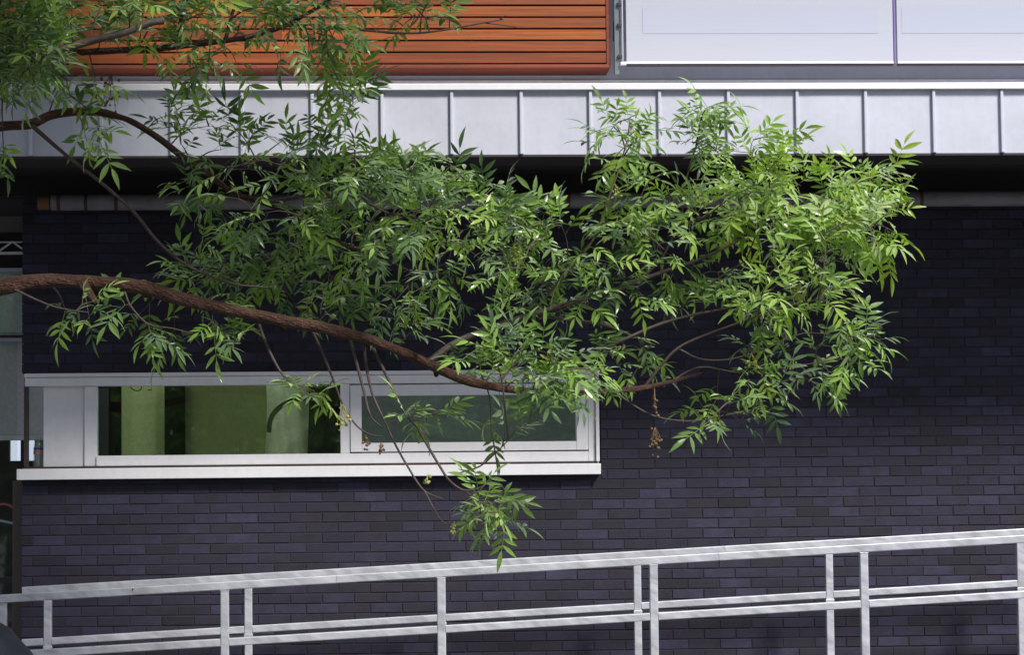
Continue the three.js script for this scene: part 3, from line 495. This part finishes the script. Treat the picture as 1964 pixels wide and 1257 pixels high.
  H([[890, 941, 1.8], [910, 956, 1.7], [932, 970, 1.2], [950, 985, 0.9]], 58, 5.5);
  H([[815, 943, 1.6], [832, 975, 1.4], [848, 1000, 1.2], [868, 1010, 0.9]], 59, 5.54);
  H([[880, 908, 1.3], [920, 895, 1.5], [950, 870, 1.2], [975, 845, 0.9]], 60, 5.5);
  H([[30, 556, 3], [70, 575, 2.2], [110, 590, 1.6], [170, 600, 1.2]], 61, 5.7);
  H([[240, 560, 2.2], [250, 585, 1.8], [285, 622, 1.6], [330, 630, 1.4], [370, 640, 1]], 62, 5.6);

  // twigs and leaves: [centre x, centre y, half width, half height, number of shoots, z, young?]
  const r = rng(2024), fields = [
    [1545, 395, 150, 80, 24, 5.0, 1], [1400, 390, 110, 80, 15, 5.1, 1], [1645, 425, 80, 70, 12, 4.95, 1], [1680, 350, 40, 35, 4, 4.95, 1],
    [1355, 250, 36, 62, 8, 5.1, 0], [1200, 270, 55, 55, 7, 5.2, 0], [1460, 290, 60, 25, 4, 5.1, 1], [1220, 385, 75, 65, 8, 5.2, 0], [1200, 480, 100, 55, 9, 5.2, 0],
    [1030, 470, 120, 60, 13, 5.3, 0], [1080, 555, 130, 55, 12, 5.3, 0], [900, 450, 110, 95, 17, 5.4, 0],
    [985, 690, 110, 45, 13, 5.4, 0], [1085, 738, 75, 25, 8, 5.4, 0], [1200, 690, 60, 40, 4, 5.1, 0],
    [1340, 560, 110, 45, 9, 5.1, 0], [1520, 560, 100, 55, 10, 5.1, 1], [1610, 680, 55, 45, 5, 5.0, 0], [1470, 650, 50, 55, 5, 5.1, 0], [1590, 480, 90, 40, 7, 5.0, 1], [1660, 640, 30, 30, 2, 5.0, 0],
    [720, 410, 140, 95, 28, 5.4, 0], [820, 335, 70, 30, 6, 5.4, 0], [640, 330, 100, 45, 9, 5.5, 0], [620, 500, 110, 55, 10, 5.1, 0],
    [450, 370, 80, 60, 6, 5.55, 0], [500, 520, 90, 30, 6, 5.1, 0], [380, 340, 40, 50, 2, 5.6, 0],
    [355, 240, 50, 45, 5, 5.6, 0], [450, 265, 45, 40, 4, 5.6, 0], [640, 205, 40, 65, 6, 5.55, 0], [585, 275, 45, 25, 3, 5.55, 0], [690, 165, 30, 25, 2, 5.5, 0],
    [420, 545, 100, 25, 6, 5.1, 0], [620, 580, 80, 20, 4, 5.0, 0], [810, 590, 80, 45, 6, 5.0, 0], [790, 640, 40, 15, 1, 5.3, 0],
    [190, 600, 80, 22, 4, 5.65, 0], [320, 645, 45, 15, 2, 5.55, 0], [435, 635, 30, 22, 3, 5.5, 0],
    [820, 805, 45, 15, 3, 5.4, 0], [960, 815, 45, 14, 2, 5.35, 0], [935, 960, 40, 35, 4, 5.5, 0], [965, 995, 15, 20, 2, 5.55, 0], [600, 758, 30, 12, 2, 5.4, 0],
    [1380, 790, 60, 28, 4, 5.2, 0], [1460, 740, 40, 25, 3, 5.1, 0], [1570, 735, 30, 20, 2, 5.0, 0],
    [30, 75, 95, 95, 58, 6.2, 0], [200, 30, 120, 45, 14, 6.2, 0], [470, 450, 80, 40, 4, 5.3, 0], [400, 500, 70, 25, 3, 5.2, 0], [90, 165, 100, 22, 5, 5.5, 0], [420, 35, 110, 45, 12, 6.0, 0], [380, 115, 80, 28, 5, 5.9, 0], [600, 25, 100, 35, 9, 5.9, 0], [800, 25, 70, 30, 6, 5.75, 0], [640, 75, 50, 25, 3, 5.85, 0], [8, 310, 15, 18, 1, 5.8, 0], [170, 255, 45, 20, 2, 5.7, 0], [560, 80, 80, 30, 3, 5.9, 0],
  ];
  const twigGeos = [], leaves = [], q4 = new THREE.Matrix4();
  const shoot = (from, dir0, to, young, nLeaf) => {
    const L = from.distanceTo(to), mid = from.clone().lerp(to, 0.5).add(V((r() - 0.5) * 0.15 * L, 0.12 * L + (r() - 0.5) * 0.1 * L, (r() - 0.5) * 0.2 * L)), c = new THREE.CatmullRomCurve3([from, mid, to]);
    const rad = 0.0024 + Math.min(0.004, L * 0.006); twigGeos.push(limb([from, mid, to], [rad, rad * 0.8, 0.0012], 4, 5, 0, 3));
    const m = Math.ceil(L / 0.06); for (let i = 1; i <= m; i++) nodes.push({ p: c.getPoint(i / m), d: c.getTangent(i / m), twig: true });
    const turn = r() * Math.PI;
    for (let k = 0; k < nLeaf; k++) {
      const pair = k >> 1, t = Math.max(0.25, 1 - pair * (0.05 / Math.max(L, 0.1)) - (k ? 0.02 : 0)), p = c.getPoint(t), tg = c.getTangent(t);
      const up = V(0, 1, 0), sideA = new THREE.Vector3().crossVectors(tg, up).normalize(); if (!isFinite(sideA.x) || sideA.lengthSq() < 0.1) sideA.set(1, 0, 0);
      const lat = sideA.clone().applyAxisAngle(tg, turn + pair * Math.PI / 2 + (k & 1) * Math.PI);
      const d = tg.clone().multiplyScalar(k === 0 ? 1.2 : 0.75).add(lat.multiplyScalar(k === 0 ? 0.2 : 0.95)).add(V((r() - 0.5) * 0.7, 0.07 + (r() - 0.5) * 0.6, (r() - 0.5) * 0.7)).normalize();
      const n = V((r() - 0.5) * 1.3, 0.9 + (r() - 0.5) * 0.7, 0.35 + (r() - 0.5) * 1.2); n.addScaledVector(d, -n.dot(d)).normalize();
      const x = new THREE.Vector3().crossVectors(d, n).normalize(), s = (0.46 + r() * 0.44) * (young ? 1.08 : 1);
      q4.makeBasis(x, d, n).setPosition(p).scale(V(s, s, s));
      const qv = r(), tone = young ? (qv < 0.13 ? 8 : qv < 0.34 ? 2 : qv < 0.6 ? 5 : qv < 0.75 ? 7 : qv < 0.9 ? 0 : 4) : (qv < 0.26 ? 0 : qv < 0.48 ? 1 : qv < 0.6 ? 2 : qv < 0.74 ? 3 : qv < 0.86 ? 4 : qv < 0.93 ? 6 : qv < 0.98 ? 5 : 7);
      leaves.push({ m: q4.clone(), k: (r() * 8) | 0, tone, z: p.z + r() * 0.3, big: s });
    }
  };
  for (const [cx, cy, rx, ry, n, z, young] of fields) {
    const targets = [];
    const nn = n > 6 || cx > 700 ? Math.round(n * 1.45) : Math.round(n * 1.25); for (let i = 0; i < nn; i++) { // spread evenly: best of several tries
      let best = null, bd = -1; for (let k = 0; k < 8; k++) { const a = r() * Math.PI * 2, q = Math.sqrt(r()), x = cx + rx * q * Math.cos(a), y = cy + ry * q * Math.sin(a); let d = 1e9; for (const t of targets) d = Math.min(d, Math.hypot(t[0] - x, t[1] - y)); if (d > bd) { bd = d; best = [x, y]; } }
      targets.push(best);
    }
    for (const [x, y] of targets) {
      const to = at(x, y, z + (r() - 0.5) * 0.75); let bn = null, bd = 1e9;
      for (const o of nodes) { const v = to.clone().sub(o.p), d = v.length() * (1.25 - 0.35 * v.clone().normalize().dot(o.d)) + (o.twig ? 0.06 : 0); if (d > 0.05 && d < bd) { bd = d; bn = o; } }
      shoot(bn.p, bn.d, to, young, 3 + ((r() * 3) | 0));
    }
  }
  const tw = mesh('twigs', join(twigGeos), barkThin, tree); tw.userData.kind = 'stuff';
  // the leaves nearest to the eye are single meshes, the rest one mass
  leaves.sort((a, b) => b.z - a.z);
  const inFrame = leaves.filter((l) => l.m.elements[13] < 3.75), own = new Set(inFrame.slice(0, 300));
  for (const l of own) { const m = mesh('leaf', leafGeos[l.k], leafMats[l.tone], tree); m.applyMatrix4(l.m); }
  const bulk = leaves.filter((l) => !own.has(l)), geos = bulk.map((l) => { const g = leafGeos[l.k].clone().applyMatrix4(l.m), n = g.attributes.position.count, c = new Float32Array(n * 3); for (let i = 0; i < n; i++) c.set(leafTones[l.tone], i * 3); g.setAttribute('color', new THREE.BufferAttribute(c, 3)); return g; });
  const massMat = leafMass.clone(); massMat.vertexColors = true;
  const fol = mesh('foliage', join(geos), massMat, tree); fol.userData.kind = 'stuff';
  console.log('leaves in view', leaves.length);
  // crown above the frame
  const N = 36000, im = new THREE.InstancedMesh(leafGeos[3], leafMass, N); im.name = 'crown'; im.userData.kind = 'stuff'; im.castShadow = im.receiveShadow = true;
  const cr = rng(99), e = new THREE.Euler(), qq = new THREE.Quaternion();
  const lobes = []; for (let k = 0; k < 110; k++) { const a = cr() * 6.283, q = Math.sqrt(cr()) * 3.8; lobes.push([TX + 0.2 + Math.cos(a) * q, 5.2 + cr() * 2.6 * (1 - q * q / 40), TZ + 0.3 + Math.sin(a) * q, 0.5 + cr() * 0.6]); };
  for (let k = 0; k < 90; k++) lobes.push([TX - 1.5 + cr() * 3.6, 4.75 + cr() * 0.6, TZ - 1.5 + cr() * 8, 0.4 + cr() * 0.4]);
  for (let i = 0; i < N; i++) {
    const [lx, ly, lz, lr] = lobes[(cr() * lobes.length) | 0]; let x, y, z; do { x = cr() * 2 - 1; y = cr() * 2 - 1; z = cr() * 2 - 1; } while (x * x + y * y + z * z > 1);
    e.set((cr() - 0.5) * 2.4 - 0.9, cr() * 6.28, (cr() - 0.5) * 1.6); qq.setFromEuler(e); const s = 1.1 + cr() * 0.5;
    im.setMatrixAt(i, q4.clone().compose(V(lx + x * lr, Math.max(4.35, ly + y * lr * 0.75), lz + z * lr), qq, V(s, s, s))); im.setColorAt(i, lin(...leafTones[(cr() * 7) | 0]));
  }
  tree.add(im);
  // clusters of small round fruit
  const fm = [[0.26, 0.26, 0.05], [0.11, 0.065, 0.025], [0.32, 0.31, 0.08]].map((c) => new THREE.MeshStandardMaterial({ color: lin(...c), roughness: 0.6 }));
  const ball = new THREE.IcosahedronGeometry(0.0065, 1);
  for (const [x, y, n, sx, sy, z, k] of [[215, 180, 26, 26, 38, 5.72, 1], [658, 805, 14, 14, 30, 5.45, 0], [1256, 850, 22, 16, 30, 5.2, 1], [872, 1015, 10, 22, 14, 5.56, 0], [1235, 450, 26, 26, 20, 5.2, 2], [985, 492, 24, 26, 20, 5.35, 0], [1535, 565, 20, 18, 22, 5.0, 2], [1480, 590, 20, 22, 16, 5.1, 0], [820, 920, 7, 9, 9, 5.5, 0], [1560, 440, 20, 26, 18, 4.95, 2], [1180, 370, 16, 24, 16, 5.2, 0], [1440, 700, 12, 14, 22, 5.1, 0], [700, 850, 10, 10, 16, 5.45, 1], [1520, 700, 10, 18, 12, 5.05, 0], [730, 865, 10, 10, 16, 5.5, 1], [1255, 775, 14, 8, 30, 5.2, 1]]) {
    const gs = []; for (let i = 0; i < n; i++) { const s = 0.6 + r() * 0.6, p = at(x + (r() + r() - 1) * sx, y + (r() + r() - 1) * sy, z + (r() - 0.5) * 0.06); gs.push(ball.clone().scale(s, s, s).translate(p.x, p.y, p.z)); if (i % 2) { const b = at(x, y - sy, z); gs.push(limb([b, b.clone().lerp(p, 0.5).add(V(0, 0.004, 0)), p], [0.0012, 0.001, 0.0008], 2, 4, 0, 1)); } }
    const f = mesh('fruit_cluster', join(gs.map((g) => { const q = g.index ? g.toNonIndexed() : g; return q; })), fm[k], tree); f.userData.kind = 'stuff';
  }
}

// ---------------------------------------------------------------- trees on the far side of the street (mirrored in the panes, closing the low sky)
{
  const r = rng(404), quad = leafGeos[1], mats = leafMass;
  const spots = [[-13, 29, 11.5, 3.4], [-7.2, 27.5, 10.6, 3.1], [-2.4, 29, 12, 3.3], [2.6, 27, 10.8, 3], [7.6, 29, 11.6, 3.2], [13, 28, 11, 3.2]];
  const words = ['furthest left', 'second from the left', 'third from the left', 'third from the right', 'second from the right', 'furthest right'];
  spots.forEach(([x, z, h, rad], i) => {
    const t = thing('street_tree', `broad dark green street tree across the road, ${words[i]} in the row`, 'tree', 'trees across the street'); t.position.set(x, -0.16, z);
    mesh('trunk', limb([V(0, 0, 0), V(0.05, 1.5, 0), V(-0.05, 3, 0.1), V(0.1, h * 0.62, 0)], [0.24, 0.18, 0.16, 0.06], 5, 10, 0.06, i + 1), bark, t);
    const N = 3200, im = new THREE.InstancedMesh(quad, mats, N); im.name = 'crown'; im.userData.kind = 'stuff'; im.castShadow = im.receiveShadow = true;
    const lobes = []; for (let k = 0; k < 22; k++) { const a = r() * 6.28, q = Math.sqrt(r()) * rad * 0.8; lobes.push([Math.cos(a) * q, 1.3 + r() * (h - 2.2), Math.sin(a) * q, 0.7 + r() * 0.6]); }
    const m = new THREE.Matrix4(), e = new THREE.Euler(), qq = new THREE.Quaternion();
    for (let k = 0; k < N; k++) { const [lx, ly, lz, lr] = lobes[(r() * 22) | 0]; let a, b, c; do { a = r() * 2 - 1; b = r() * 2 - 1; c = r() * 2 - 1; } while (a * a + b * b + c * c > 1); e.set(r() * 6.28, r() * 6.28, r() * 6.28); qq.setFromEuler(e); const s = 2.6 + r() * 1.4; im.setMatrixAt(k, m.compose(V(lx + a * lr, ly + b * lr, lz + c * lr), qq, V(s, s, s))); im.setColorAt(k, lin(...leafTones[(r() * 7) | 0])); }
    t.add(im);
  });
}
renderer.render(scene, camera);
